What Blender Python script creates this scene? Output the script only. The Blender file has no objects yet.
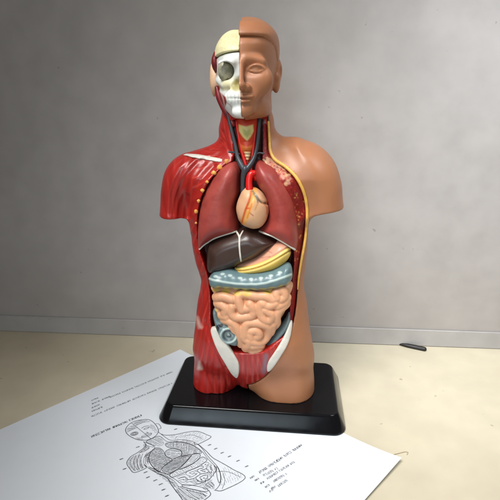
import bpy, math, random
import numpy as np

S = 0.0007                     # metres per working unit (the model stands about 28 cm tall)
C = bpy.context.scene.collection
rng = np.random.RandomState(7)

# ------------------------------------------------------------------ camera
CAM = np.array([48.06, -438.2, 305.2]); YAW = -0.1; PIT = 0.308; F = 450.0
FW = np.array([math.sin(YAW)*math.cos(PIT), math.cos(YAW)*math.cos(PIT), -math.sin(PIT)])
RT = np.array([math.cos(YAW), -math.sin(YAW), 0.0]); UP = np.cross(RT, FW)
DESK = -19.0; WALL = 147.0

def ray(px, py):
    d = FW + RT*((px-250)/F) + UP*((250-py)/F)
    return d/np.linalg.norm(d)
def on_y(px, py, y):
    d = ray(px, py); return CAM + d*((y-CAM[1])/d[1])
def on_z(px, py, z):
    d = ray(px, py); return CAM + d*((z-CAM[2])/d[2])
def proj(P):
    v = P-CAM; d = v@FW
    return np.stack([250+F*(v@RT)/d, 250-F*(v@UP)/d], -1)
def xz(pts, y):
    return np.array([on_y(a, b, y)[[0, 2]] for a, b in pts])
def zz(py, y=0.0, px=245): return on_y(px, py, y)[2]

# ------------------------------------------------------------------ implicit shapes
def smooth_closed(P, n=5):
    P = np.asarray(P, float); N = len(P); out = []
    for i in range(N):
        p0, p1, p2, p3 = P[i-1], P[i], P[(i+1) % N], P[(i+2) % N]
        for k in range(n):
            t = k/n
            out.append(0.5*((2*p1)+(-p0+p2)*t+(2*p0-5*p1+4*p2-p3)*t*t+(-p0+3*p1-3*p2+p3)*t**3))
    return np.array(out)
def smooth_open(P, n=6):
    P = np.asarray(P, float); N = len(P); out = []
    for i in range(N-1):
        p1, p2 = P[i], P[i+1]; p0 = P[i-1] if i else 2*p1-p2; p3 = P[i+2] if i+2 < N else 2*p2-p1
        for k in range(n):
            t = k/n
            out.append(0.5*((2*p1)+(-p0+p2)*t+(2*p0-5*p1+4*p2-p3)*t*t+(-p0+3*p1-3*p2+p3)*t**3))
    out.append(P[-1]); return np.array(out)
def poly_sd(poly, x, z):
    """signed distance (negative inside) to a closed polygon"""
    x = np.asarray(x, float); z = np.asarray(z, float)
    d = np.full(x.shape, 1e18); s = np.ones(x.shape)
    N = len(poly)
    for i in range(N):
        ax, az = poly[i]; bx, bz = poly[i-1]
        ex, ez = bx-ax, bz-az; wx, wz = x-ax, z-az
        t = np.clip((wx*ex+wz*ez)/(ex*ex+ez*ez+1e-12), 0, 1)
        d = np.minimum(d, (wx-ex*t)**2+(wz-ez*t)**2)
        c1 = z >= az; c2 = z < bz; c3 = ex*wz > ez*wx
        s = np.where((c1 & c2 & c3) | (~c1 & ~c2 & ~c3), -s, s)
    return s*np.sqrt(d)
def line_d(poly, x, z):
    d = np.full(np.shape(x), 1e18)
    for i in range(len(poly)-1):
        ax, az = poly[i]; bx, bz = poly[i+1]
        ex, ez = bx-ax, bz-az; wx, wz = x-ax, z-az
        t = np.clip((wx*ex+wz*ez)/(ex*ex+ez*ez+1e-12), 0, 1)
        d = np.minimum(d, (wx-ex*t)**2+(wz-ez*t)**2)
    return np.sqrt(d)

class Grid:
    def __init__(s, lo, hi, h):
        s.lo = np.array(lo, float); s.h = h
        n = np.ceil((np.array(hi)-s.lo)/h).astype(int)+1
        s.x, s.y, s.z = [s.lo[i]+h*np.arange(n[i]) for i in range(3)]
        s.X = s.x[:, None, None]; s.Y = s.y[None, :, None]; s.Z = s.z[None, None, :]
        s.n = n
    def poly(s, poly):
        xx, zz_ = np.meshgrid(s.x, s.z, indexing='ij')
        return poly_sd(poly, xx, zz_)[:, None, :]
    def pillow(s, poly, yc, T, R, soft=.3):
        d = d0 = -s.poly(poly)[:, 0, :]
        n = max(1, int(round(R*soft/s.h/2)))
        for _ in range(2):                                # round off the medial ridge of the distance field
            for ax in (0, 1):
                p = np.pad(d, [(n, n) if k == ax else (0, 0) for k in (0, 1)], 'edge')
                c = np.cumsum(np.insert(p, 0, 0, axis=ax), axis=ax)
                d = (np.take(c, np.arange(2*n+1, c.shape[ax]), ax)-np.take(c, np.arange(0, c.shape[ax]-2*n-1), ax))/(2*n+1)
        k = np.clip(d0/(.55*R), 0, 1); d = (d0+(d-d0)*k*k*(3-2*k))[:, None, :]
        T = np.asarray(T); e = np.maximum(0, 1-d/R)
        return (np.sqrt(e*e+((s.Y-yc)/T)**2)-1)*np.minimum(np.min(T), R)
    def ell(s, c, r):
        r = np.array(r, float)
        k = np.sqrt(((s.X-c[0])/r[0])**2+((s.Y-c[1])/r[1])**2+((s.Z-c[2])/r[2])**2)
        return (k-1)*r.min()
    def cap(s, a, b, ra, rb=None):
        rb = ra if rb is None else rb
        a = np.array(a, float); b = np.array(b, float); e = b-a
        t = np.clip(((s.X-a[0])*e[0]+(s.Y-a[1])*e[1]+(s.Z-a[2])*e[2])/(e@e+1e-12), 0, 1)
        return np.sqrt((s.X-a[0]-e[0]*t)**2+(s.Y-a[1]-e[1]*t)**2+(s.Z-a[2]-e[2]*t)**2)-(ra+(rb-ra)*t)
    def path(s, pts, r, k=0.0):
        f = None
        for i in range(len(pts)-1):
            ra = r[i] if hasattr(r, '__len__') else r; rb = r[i+1] if hasattr(r, '__len__') else r
            g = s.cap(pts[i], pts[i+1], ra, rb)
            f = g if f is None else np.minimum(f, g)
        return f
    def sample(s, f, P):
        q = (P-s.lo)/s.h; i = np.clip(np.floor(q).astype(int), 0, s.n-2); t = np.clip(q-i, 0, 1)
        out = 0
        for a in (0, 1):
            for b in (0, 1):
                for c in (0, 1):
                    w = np.abs(1-a-t[:, 0])*np.abs(1-b-t[:, 1])*np.abs(1-c-t[:, 2])
                    out = out+w*f[i[:, 0]+a, i[:, 1]+b, i[:, 2]+c]
        return out
    def hit(s, f, px, py):
        d = ray(px, py); t = np.arange(300, 620, 0.4)
        P = CAM+d*t[:, None]
        ok = np.all((P > s.lo) & (P < s.lo+s.h*(s.n-1)), 1)
        v = np.where(ok, s.sample(f, P), 1.0)
        k = np.argmax(v < 0)
        if v[k] >= 0:
            k = np.argmin(v)
        return P[k]

def smin(a, b, k):
    h = np.clip(0.5+0.5*(b-a)/k, 0, 1); return b*(1-h)+a*h-k*h*(1-h)
def smax(a, b, k): return -smin(-a, -b, k)

def surface_nets(g, f):
    f = np.asarray(np.broadcast_to(f, tuple(g.n)), np.float32).copy()
    f[0], f[-1], f[:, 0], f[:, -1], f[:, :, 0], f[:, :, -1] = (np.maximum(v, 1e-3) for v in (f[0], f[-1], f[:, 0], f[:, -1], f[:, :, 0], f[:, :, -1]))
    s = f < 0; nx, ny, nz = f.shape
    cnt = np.zeros((nx-1, ny-1, nz-1), np.int8)
    for a in (0, 1):
        for b in (0, 1):
            for c in (0, 1): cnt += s[a:nx-1+a, b:ny-1+b, c:nz-1+c]
    act = (cnt > 0) & (cnt < 8)
    I = np.argwhere(act); idx = np.full(act.shape, -1, np.int64); idx[act] = np.arange(len(I))
    acc = np.zeros((len(I), 3)); num = np.zeros(len(I))
    cor = [(a, b, c) for a in (0, 1) for b in (0, 1) for c in (0, 1)]
    val = {k: f[I[:, 0]+k[0], I[:, 1]+k[1], I[:, 2]+k[2]] for k in cor}
    for k in cor:
        for ax in range(3):
            if k[ax] == 0:
                k2 = list(k); k2[ax] = 1; k2 = tuple(k2)
                v0, v1 = val[k], val[k2]; m = (v0 < 0) != (v1 < 0)
                t = np.where(m, v0/np.where(m, v0-v1, 1), 0)
                p = np.array(k, float)[None, :].repeat(len(I), 0); p[:, ax] += t
                acc += p*m[:, None]; num += m
    V = g.lo+g.h*(I+acc/num[:, None])
    Q = []
    sx = s[:-1] != s[1:]
    for ax in range(3):
        a, b = [(1, 2), (2, 0), (0, 1)][ax]
        sl0 = [slice(None)]*3; sl1 = [slice(None)]*3
        sl0[ax] = slice(0, -1); sl1[ax] = slice(1, None)
        df = s[tuple(sl0)] != s[tuple(sl1)]
        J = np.argwhere(df)
        ok = (J[:, a] > 0) & (J[:, b] > 0) & (J[:, a] < f.shape[a]-1) & (J[:, b] < f.shape[b]-1)
        J = J[ok]
        inside = s[J[:, 0], J[:, 1], J[:, 2]]
        def cell(da, db):
            K = J.copy(); K[:, a] += da; K[:, b] += db
            return idx[K[:, 0], K[:, 1], K[:, 2]]
        q = np.stack([cell(-1, -1), cell(0, -1), cell(0, 0), cell(-1, 0)], 1)
        q[~inside] = q[~inside][:, ::-1]
        Q.append(q)
    return V, np.concatenate(Q)

# ------------------------------------------------------------------ objects
def link(o, parent=None):
    C.objects.link(o)
    if parent is not None: o.parent = parent
    return o
def mesh_np(name, V, Q, m, parent=None, smooth=True, col=None, relax=0, mats=None, fmat=None):
    V = np.asarray(V, float); Q = np.asarray(Q)
    me = bpy.data.meshes.new(name)
    k = Q.shape[1]
    me.vertices.add(len(V)); me.vertices.foreach_set('co', (V*S).astype(np.float32).ravel())
    me.loops.add(Q.size); me.loops.foreach_set('vertex_index', Q.astype(np.int32).ravel())
    me.polygons.add(len(Q)); me.polygons.foreach_set('loop_start', np.arange(0, Q.size, k, dtype=np.int32))
    me.update(calc_edges=True); me.validate()
    me.polygons.foreach_set('use_smooth', np.full(len(me.polygons), smooth))
    if col is not None:
        a = me.color_attributes.new('Col', 'FLOAT_COLOR', 'POINT')
        a.data.foreach_set('color', np.concatenate([col, np.ones((len(col), 1))], 1).astype(np.float32).ravel())
    me.materials.append(m)
    return link(bpy.data.objects.new(name, me), parent)
def normals(V, Q):
    n = np.cross(V[Q[:, 2]]-V[Q[:, 0]], V[Q[:, 3]]-V[Q[:, 1]])
    N = np.zeros_like(V)
    for i in range(4): np.add.at(N, Q[:, i], n)
    return N/(np.linalg.norm(N, axis=1, keepdims=True)+1e-9)
def relax_mesh(V, Q, it):
    for _ in range(it):
        A = np.zeros_like(V); n = np.zeros(len(V))
        for i in range(4):
            for j in (Q[:, (i+1) % 4], Q[:, (i-1) % 4]):
                np.add.at(A, Q[:, i], V[j]); np.add.at(n, Q[:, i], 1)
        V = 0.5*V+0.5*A/n[:, None]
    return V
def build(name, g, f, m, parent, relax=1, disp=None, paint=None):
    V, Q = surface_nets(g, f)
    if len(V) == 0: raise RuntimeError(name)
    if relax: V = relax_mesh(V, Q, 3 if name in ('clavicle', 'ligament') else relax)
    col = None
    if disp or paint:
        N = normals(V, Q); P2 = proj(V)
        if disp: V = V+N*disp(V, N, P2)[:, None]
        if paint: col = paint(V, N, P2)
    return mesh_np(name, V, Q, m, parent, col=col)
def tube(name, pts, r, m, parent, seg=10, flat=None, ysc=1.0):
    """round tube through 3-D points, r a number or one per point; closed, rounded ends"""
    P = np.asarray(pts, float); n = len(P)
    r = np.full(n, r, float) if np.isscalar(r) else np.interp(np.linspace(0, 1, n), np.linspace(0, 1, len(r)), r)
    T = np.gradient(P, axis=0); T /= np.linalg.norm(T, axis=1, keepdims=True)+1e-9
    PP = [P[0]-T[0]*r[0]*0.9]+list(P)+[P[-1]+T[-1]*r[-1]*0.9]
    PP.insert(1, P[0]-T[0]*r[0]*0.6); PP.insert(-1, P[-1]+T[-1]*r[-1]*0.6)
    rr = [r[0]*.35, r[0]*.8]+list(r)+[r[-1]*.8, r[-1]*.35]; TT = [T[0]]*2+list(T)+[T[-1]]*2
    V = []
    for p, q, t in zip(PP, rr, TT):
        u = np.cross(t, [0, 1, 0]); u /= np.linalg.norm(u)+1e-9; w = np.cross(u, t)
        for k in range(seg):
            a = 2*math.pi*k/seg
            V.append(p+(u*math.cos(a)+w*math.sin(a)*ysc)*q)
    faces = []
    R = len(PP)
    for i in range(R-1):
        for k in range(seg):
            faces.append((i*seg+k, i*seg+(k+1) % seg, (i+1)*seg+(k+1) % seg, (i+1)*seg+k))
    me = bpy.data.meshes.new(name)
    faces += [tuple(reversed(range(seg))), tuple((R-1)*seg+k for k in range(seg))]
    me.from_pydata([tuple(v*S) for v in V], [], faces); me.update()
    me.polygons.foreach_set('use_smooth', [True]*len(me.polygons))
    me.materials.append(m)
    return link(bpy.data.objects.new(name, me), parent)

# ------------------------------------------------------------------ materials
def srgb(r, g, b):
    return tuple(((c/255)/12.92 if c/255 <= .04045 else (((c/255)+.055)/1.055)**2.4) for c in (r, g, b))
def mat(name, base=None, rough=0.4, attr=False, var=0.10, scale=60, bump=0.0, bscale=400, coat=0.0, spec=0.5, sss=0.0, second=None, patch=25):
    m = bpy.data.materials.new(name); m.use_nodes = True
    nt = m.node_tree; N = nt.nodes; L = nt.links; b = N['Principled BSDF']
    tc = N.new('ShaderNodeTexCoord')
    if attr:
        c = N.new('ShaderNodeAttribute'); c.attribute_name = 'Col'; src = c.outputs['Color']
    else:
        c = N.new('ShaderNodeRGB'); c.outputs[0].default_value = (*base, 1); src = c.outputs[0]
    nz = N.new('ShaderNodeTexNoise'); nz.inputs['Scale'].default_value = scale; nz.inputs['Detail'].default_value = 5
    L.new(tc.outputs['Object'], nz.inputs['Vector'])
    mr = N.new('ShaderNodeMapRange'); mr.inputs[1].default_value = .3; mr.inputs[2].default_value = .7
    mr.inputs[3].default_value = 1-var; mr.inputs[4].default_value = 1+var
    L.new(nz.outputs['Fac'], mr.inputs[0])
    mx = N.new('ShaderNodeMix'); mx.data_type = 'RGBA'; mx.blend_type = 'MULTIPLY'; mx.inputs[0].default_value = 1
    L.new(src, mx.inputs[6]); L.new(mr.outputs[0], mx.inputs[7]); out = mx.outputs[2]
    if second is not None:
        n2 = N.new('ShaderNodeTexNoise'); n2.inputs['Scale'].default_value = patch; n2.inputs['Detail'].default_value = 4
        L.new(tc.outputs['Object'], n2.inputs['Vector'])
        r2 = N.new('ShaderNodeMapRange'); r2.inputs[1].default_value = .48; r2.inputs[2].default_value = .68; r2.inputs[4].default_value = .6
        L.new(n2.outputs['Fac'], r2.inputs[0])
        m2 = N.new('ShaderNodeMix'); m2.data_type = 'RGBA'; L.new(r2.outputs[0], m2.inputs[0]); L.new(out, m2.inputs[6])
        m2.inputs[7].default_value = (*second, 1); out = m2.outputs[2]
    L.new(out, b.inputs['Base Color'])
    n3 = N.new('ShaderNodeTexNoise'); n3.inputs['Scale'].default_value = 90; L.new(tc.outputs['Object'], n3.inputs['Vector'])
    r3 = N.new('ShaderNodeMapRange'); r3.inputs[3].default_value = max(.02, rough-.08); r3.inputs[4].default_value = rough+.1
    L.new(n3.outputs['Fac'], r3.inputs[0]); L.new(r3.outputs[0], b.inputs['Roughness'])
    b.inputs['Specular IOR Level'].default_value = spec
    b.inputs['Coat Weight'].default_value = coat; b.inputs['Coat Roughness'].default_value = 0.12
    if sss:
        b.inputs['Subsurface Weight'].default_value = sss; b.inputs['Subsurface Radius'].default_value = (1, .4, .25); b.inputs['Subsurface Scale'].default_value = .002
    if bump:
        n4 = N.new('ShaderNodeTexNoise'); n4.inputs['Scale'].default_value = bscale; n4.inputs['Detail'].default_value = 3
        L.new(tc.outputs['Object'], n4.inputs['Vector'])
        bp = N.new('ShaderNodeBump'); bp.inputs['Strength'].default_value = bump; bp.inputs['Distance'].default_value = .0006
        L.new(n4.outputs['Fac'], bp.inputs['Height']); L.new(bp.outputs[0], b.inputs['Normal'])
    return m

RED = srgb(166, 36, 30); RED2 = srgb(150, 22, 22); SKIN = srgb(168, 112, 78); BONE = srgb(232, 228, 208)
M_muscle = mat('red_muscle_paint', attr=True, rough=.33, var=.10, bump=.12, bscale=500, coat=.10)
M_skin = mat('skin_plastic', SKIN, rough=.42, var=.05, bump=.05, sss=.08)
M_section = mat('cut_chest_wall', attr=True, rough=.4, var=.2, scale=400, bump=.5, bscale=700)
M_fat = mat('yellow_fat', srgb(226, 176, 84), rough=.4, var=.15, scale=300)
M_bone = mat('painted_bone', attr=True, rough=.45, var=.06, bump=.12, bscale=450)
M_white = mat('white_paint', srgb(216, 211, 200), rough=.35, var=.06, scale=200)
M_lung = mat('lung_maroon', srgb(154, 60, 54), rough=.42, var=.12, scale=120, bump=.25, bscale=420, coat=.05, second=srgb(172, 78, 68), patch=60)
M_heart = mat('heart_paint', attr=True, rough=.38, var=.06, bump=.1)
M_liver = mat('liver_brown', srgb(60, 40, 33), rough=.36, var=.12, scale=90, bump=.08, coat=.2)
M_stomach = mat('stomach_paint', attr=True, rough=.38, var=.06, bump=.15)
M_colon = mat('colon_grey_blue', attr=True, rough=.36, var=.08, bump=.12, coat=.15)
M_gut = mat('intestine_peach', attr=True, rough=.42, var=.05, bump=.08, sss=.05)
M_vein = mat('vein_grey', srgb(58, 62, 68), rough=.4, var=.15)
M_art = mat('artery_red', srgb(200, 24, 20), rough=.35, var=.1)
M_dot = mat('rib_end_yellow', srgb(226, 160, 78), rough=.4, var=.2, scale=300)
M_eye = mat('orbit_grey', srgb(160, 156, 134), rough=.35, var=.3, scale=300, second=srgb(120, 116, 92), patch=260)
M_dark = mat('dark_paint', srgb(120, 26, 30), rough=.4, var=.15)
M_black = mat('black_plastic', (.004, .004, .005), rough=.13, var=.2, spec=.26)
M_ear = mat('ear_cream', srgb(226, 186, 150), rough=.45, var=.1, scale=200)
M_larynx = mat('neck_paint', attr=True, rough=.38, var=.1, bump=.1)

# ------------------------------------------------------------------ the model
model = link(bpy.data.objects.new('anatomical_model', None))
model['label'] = 'plastic half-skinned human torso model with exposed organs standing on a black base'
model['category'] = 'anatomy model'

# ---- body field
g = Grid((-110, -58, -2), (112, 52, 330), 1.1)
TORSO = [(222, 126), (221, 138), (212, 144), (200, 150), (190, 155), (182, 163), (182, 182), (187, 202), (189, 219), (191, 231), (193, 246), (195.5, 260), (199.5, 273), (201, 282),
         (198.5, 296), (197, 308), (196, 321), (194, 337), (194, 352), (205, 368), (230, 374), (239, 384), (247, 387.5), (256, 387), (264, 380), (300, 370), (313, 360), (311.5, 342), (309.5, 327), (307.5, 311), (305, 296), (304, 283),
         (305.5, 265), (307, 252), (308, 237), (309, 222), (310, 206), (316, 190), (320, 168), (313, 153), (302, 147), (290, 141), (280, 135), (273, 127.5), (269, 116), (246, 112)]
zk = [zz(v) for v in (400, 385, 360, 330, 300, 280, 250, 215, 175, 150, 130, 100)]
Tz = np.interp(g.z, zk, [30, 32, 36, 38, 36, 36, 40, 42, 38, 28, 24, 24])[None, None, :]
yc = np.interp(g.z, zk, [6, 5, 2, 0, 2, 3, 2, 2, 3, 6, 6, 2])[None, None, :]
B = g.pillow(smooth_closed(xz(TORSO, 0)), yc, Tz, 48)
nb = on_y(246, 165, 8); nt_ = on_y(246, 100, 0)
B = smin(B, g.cap(nb, nt_, 25, 22), 8)
def arm(poly, T, R, zb, yy):
    f = g.pillow(smooth_closed(xz(poly, 0)), yy, T, R)
    return smax(f, zb-g.Z, 1.5)
AL = arm([(208, 153), (190, 154), (180, 156), (171, 162), (165, 172), (162, 186), (161, 202), (161, 240), (188.5, 240), (188, 208), (190, 190), (200, 168)], 26, 22, zz(217, -8, 175), 2)
AR = arm([(296, 147), (304, 147.5), (314, 150.5), (324, 156), (332.5, 165), (338.5, 178), (341.8, 194), (342.5, 236), (307, 236), (306, 205), (305, 190), (298, 172)], 26, 22, zz(209.5, -10, 325), 2)
B = smin(smin(B, AL, 7), AR, 20)
LL = g.pillow(smooth_closed(xz([(205, 296), (200, 320), (195, 346), (192.5, 372), (192, 392), (192, 425), (229, 425), (233, 396), (242, 376), (246, 350), (236, 310)], 0)), 9, 25, 22)
LR = g.pillow(smooth_closed(xz([(299, 294), (305, 322), (310.8, 350), (314, 376), (314.5, 392), (314.5, 425), (260, 425), (257, 396), (249, 380), (247, 350), (258, 310)], 0)), 6, 30, 26)
B = smin(smin(B, LL, 5), LR, 6)
B = smax(B, -g.Z, 0.6)
B = np.asarray(np.broadcast_to(B, tuple(g.n)), np.float32)
def hits(pts, f=None): return np.array([g.hit(B if f is None else f, a, b) for a, b in pts])

# ---- regions
SK = smooth_open([(268, 104), (268.5, 122), (269.5, 140), (270.5, 151), (275, 159.5), (286, 167), (296, 177), (303, 190), (306.5, 204), (307, 220), (305, 240), (301, 262), (298.5, 280), (297, 298), (294.5, 318), (289, 338), (281, 354), (270, 372), (261, 380), (254, 384), (248, 385.5)], 4)
SKH = hits(SK)
skp = SKH[:, [0, 2]]
skreg = np.concatenate([[[skp[0, 0], 400]], skp, [[skp[-1, 0], -50], [200, -50], [200, 400]]])
sdS = g.poly(skreg)                                    # negative on the skin side
CAV = [(233, 160), (224, 166), (213, 177), (205, 191), (200, 206), (198, 225), (199, 246), (204, 262), (208, 276), (209, 287), (211, 302), (212, 320), (216, 332), (228, 341), (241, 346),
       (262, 345), (275, 337), (288, 328), (292, 310), (294, 285), (297, 265), (300, 243), (299, 217), (293, 195), (282, 177), (269, 163), (263, 152), (262, 122), (247, 119), (230, 122), (233, 140)]
cavp = smooth_closed(xz(CAV, -22))
cav = np.maximum(g.poly(cavp), g.Y+7)
bodycut = smax(B, -cav, 1.5)

# skin half
skin = smax(bodycut, sdS, 1.0)
o_skin = build('skin_half', g, skin, M_skin, model)
o_skin['label'] = 'smooth tan skin covered half of the torso'

GRO = [([(192, 158), (181, 172), (173, 190), (170, 214)], 1.0, 1.6), ([(198, 161), (186, 177), (177, 197), (174, 214)], 1.0, 1.5), ([(187, 157), (175, 168), (167, 188), (165, 212)], .8, 1.5),
       ([(204, 163), (192, 180), (182, 200), (179, 215)], .7, 1.6), ([(213, 165), (199, 180), (190, 198), (187.5, 217)], 2.6, 2.2), ([(217, 169), (205, 178), (196, 192), (191, 208)], .6, 1.3),
       ([(221, 166), (208, 172), (199, 182)], .45, 1.3), ([(206, 184), (199, 196), (194, 212)], .9, 1.2),
       ([(186, 196), (182, 206), (181, 217)], 1.2, 1.6), ([(191, 222), (196, 232), (198, 246)], .9, 1.5), ([(193, 236), (198, 250), (203, 262)], .9, 1.5), ([(196, 256), (201, 268), (205, 280)], .9, 1.5),
       ([(203, 276), (206, 292), (206, 310), (203, 326)], 1.3, 1.6), ([(200, 290), (201, 305), (199, 322)], .8, 1.4), ([(204, 322), (211, 345), (221, 368), (230, 390)], 1.6, 1.5), ([(207, 326), (216, 344), (228, 366), (234, 384)], 1.2, 1.3),
       ([(202, 326), (202, 350), (205, 372), (212, 394)], 1.2, 1.7), ([(198, 328), (196, 350), (196, 380)], .8, 1.6), ([(211, 346), (211, 370), (216, 394)], .8, 1.5), ([(226, 368), (228, 380), (226, 394)], 1.0, 1.3), ([(220, 372), (221, 382), (220, 394)], .8, 1.2),
       ([(226, 118), (231, 138), (239, 158)], 1.2, 1.4), ([(223, 132), (227, 146), (234, 158)], 1.0, 1.4), ([(222, 142), (212, 150), (196, 156)], 1.0, 1.6), ([(224, 150), (216, 155), (206, 158)], .7, 1.4),
       ([(241, 356), (242, 384)], .6, .9), ([(246.5, 356), (247, 386)], 1.2, 1.0), ([(252, 356), (252, 384)], .6, .9), ([(236, 362), (239, 380)], .6, .9), ([(257.5, 356), (256, 382)], .6, .9)]
GRO = [(smooth_open(p, 5), a, w) for p, a, w in GRO]
def groove_field(P2):
    d = np.zeros(len(P2))
    for p, a, w in GRO:
        bb = (P2[:, 0] > p[:, 0].min()-6) & (P2[:, 0] < p[:, 0].max()+6) & (P2[:, 1] > p[:, 1].min()-6) & (P2[:, 1] < p[:, 1].max()+6)
        if bb.any():
            q = line_d(p, P2[bb, 0], P2[bb, 1]); d[bb] += a*np.exp(-(q/(w*1.35))**2)
    return d
def fibres(P2):
    """fine striation following the lie of each muscle"""
    x, y = P2[:, 0], P2[:, 1]
    ph = np.where(y < 222, np.hypot(x-232, y-150)*.25+np.arctan2(y-150, 232-x)*34, np.where(y < 325, x*1.1+y*.35, (x-215)*1.15/(0.7+((y-325)/130))+np.sin(y*.07)*1.5))
    ph = np.where((x < 193-(y-160)*.06) & (y < 222) & (y > 150), np.arctan2(x-173, 285-y)*75, ph)
    return np.sin(ph)+.5*np.sin(ph*1.9+1.3+np.sin(y*.11))
def muscle_disp(V, N, P2):
    fr = np.clip(-N[:, 1]*1.6+.35, 0, 1)
    return (-groove_field(P2)*.95+.05*fibres(P2))*fr
GLINTS = [([(195.6, 316), (197.2, 317), (200.6, 328), (198.4, 328)], .6), ([(199, 362), (201.5, 369), (197, 369)], .7), ([(199.5, 363), (201, 369), (198, 369)], .3)]  # white highlights painted into the colour at hip and thigh
GLINTS = [(np.array(p, float), a) for p, a in GLINTS]
def muscle_paint(V, N, P2):
    n = len(V); c = np.tile(np.array(RED), (n, 1))
    fb = fibres(P2)
    fr = np.clip(np.abs(N[:, 1])*1.4, 0, 1)
    c *= (1+.12*np.clip(fb, -1, 1)*fr)[:, None]
    li = (np.clip(fb-.85, 0, 1)*.5*fr*np.clip(.5+.6*np.sin(P2[:, 1]*.13+P2[:, 0]*.21), 0, 1))[:, None]     # pale brushed fibre lines
    c = c*(1-li)+np.array(srgb(206, 104, 88))*li
    # pink-white streaks brushed on the pubic muscle
    x, y = P2[:, 0], P2[:, 1]
    pub = np.clip((y-354)/5, 0, 1)*np.clip((x-237)/3, 0, 1)*np.clip((262-x)/3, 0, 1)
    st = np.clip(np.sin(x*1.25)*.5+.5, 0, 1)**3*.42*pub*(.6+.4*np.sin(y*.3+x))
    c = c*(1-st[:, None])+np.array(srgb(214, 120, 112))*st[:, None]
    gy = np.exp(-(line_d(np.array([(266, 356), (264, 372)]), x, y)/2.4)**2)*.75
    c = c*(1-gy[:, None])+np.array(srgb(120, 112, 124))*gy[:, None]
    for p, a in GLINTS:
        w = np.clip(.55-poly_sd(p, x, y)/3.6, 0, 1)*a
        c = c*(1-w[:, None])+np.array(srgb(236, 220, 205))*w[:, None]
    # darker red on the cut cavity floor
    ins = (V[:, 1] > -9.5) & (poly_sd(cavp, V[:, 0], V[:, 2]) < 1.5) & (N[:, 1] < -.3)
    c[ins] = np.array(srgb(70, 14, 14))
    return c
secp = xz([(262.5, 120), (269, 120), (270, 151), (275, 160), (286, 167.5), (296, 178), (303, 191), (306, 205), (306.5, 220), (304.5, 240), (300.5, 262), (298, 280), (296.5, 300), (293, 318), (289, 316), (290, 300),
       (292, 280), (294, 262), (293, 240), (290, 215), (282, 188), (270, 170), (262, 160)], -20)
musc = smax(smax(bodycut, -np.maximum(g.poly(secp)-1.5, g.Y+6), 1.0), -(sdS-.8), 1.0)
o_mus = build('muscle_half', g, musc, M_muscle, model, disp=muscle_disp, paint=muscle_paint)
o_mus['label'] = 'glossy red skinless muscle half of the torso'

# cut chest wall on the skin side
SEC = [(262.5, 124), (269, 124), (270, 151), (275, 160), (286, 167.5), (296, 178), (303, 191), (306, 205), (306.5, 220), (304.5, 240), (300.5, 262), (298, 280), (296.5, 300), (293, 320), (289, 322), (290, 300),
       (292, 280), (294, 262), (293, 240), (290, 215), (282, 188), (270, 170), (262, 160)]
sec = smax(smax(smax(B+1.6, sdS*-1+.6, .6), g.poly(xz(SEC, -20)), 1.0), -g.Y-34, 1)
def sec_paint(V, N, P2):
    c = np.tile(np.array(srgb(134, 26, 24)), (len(V), 1))
    r = np.random.RandomState(3)
    def spots(n, box, cols, rmin, rmax):
        nonlocal c
        for _ in range(n):
            t = r.rand(); bx = box(t); q = np.hypot(P2[:, 0]-bx[0], (P2[:, 1]-bx[1])*1.0)
            w = np.clip((rmin+(rmax-rmin)*r.rand()-q)/.7+.5, 0, 1)[:, None]*.9
            c = c*(1-w)+np.array(cols[r.randint(len(cols))])*w
    path = smooth_open([(267, 160), (277, 168), (288, 181), (296, 198), (299, 215), (299, 245), (296, 275)], 8)
    def b1(t):
        k = path[int(t*.35*(len(path)-1))]; return k+r.randn(2)*[2.6, 2.2]
    def b2(t):
        k = path[int(t*(len(path)-1))]; return k+r.randn(2)*[3, 3]
    spots(80, b1, [srgb(200, 138, 120), srgb(176, 84, 70), srgb(206, 160, 120)], .7, 2.1)
    spots(110, b2, [srgb(196, 90, 60), srgb(214, 150, 90), srgb(170, 50, 46)], .4, 1.0)
    return c
o_sec = build('chest_wall_section', g, sec, M_section, model, paint=sec_paint)

# fat rim along the skin edge
rim = SKH[4:51].copy(); rim[:, 1] -= .6
tube('fat_rim', rim, [1.0, 1.5, 1.5, 1.5, 1.4, 1.3, .7], M_fat, o_skin, ysc=1.0)

# rib ends along the muscle side
def blob(name, c, r, m, parent, sq=(1, 1, 1), seed=0):
    rr = np.random.RandomState(seed); V = []; Fc = []; nu, nv = 12, 8
    for j in range(nv+1):
        th = math.pi*j/nv
        for i in range(nu):
            a = 2*math.pi*i/nu; k = 1+.12*math.sin(2*a+seed)+.08*math.sin(3*th+seed)
            V.append((np.array(c)+np.array([math.cos(a)*math.sin(th)*sq[0], math.sin(a)*math.sin(th)*sq[1], math.cos(th)*sq[2]])*r*k)*S)
    for j in range(nv):
        for i in range(nu): Fc.append((j*nu+i, (j+1)*nu+i, (j+1)*nu+(i+1) % nu, j*nu+(i+1) % nu))
    me = bpy.data.meshes.new(name); me.from_pydata([tuple(v) for v in V], [], Fc); me.validate(); me.update()
    me.polygons.foreach_set('use_smooth', [True]*len(me.polygons)); me.materials.append(m)
    return link(bpy.data.objects.new(name, me), parent)
for i, (a, b, r) in enumerate([(226.8, 161.6, 2.4), (219.6, 167.5, 2.5), (213.7, 173, 2.3), (207, 182, 1.7), (202.4, 190.6, 2.2), (198.6, 201, 1.9), (196.2, 211.5, 2.1), (196, 223, 1.2)]):
    p = g.hit(np.asarray(musc), a, b); blob('rib_end', p, r, M_dot, o_mus, (1, .7, .9), i)

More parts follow.
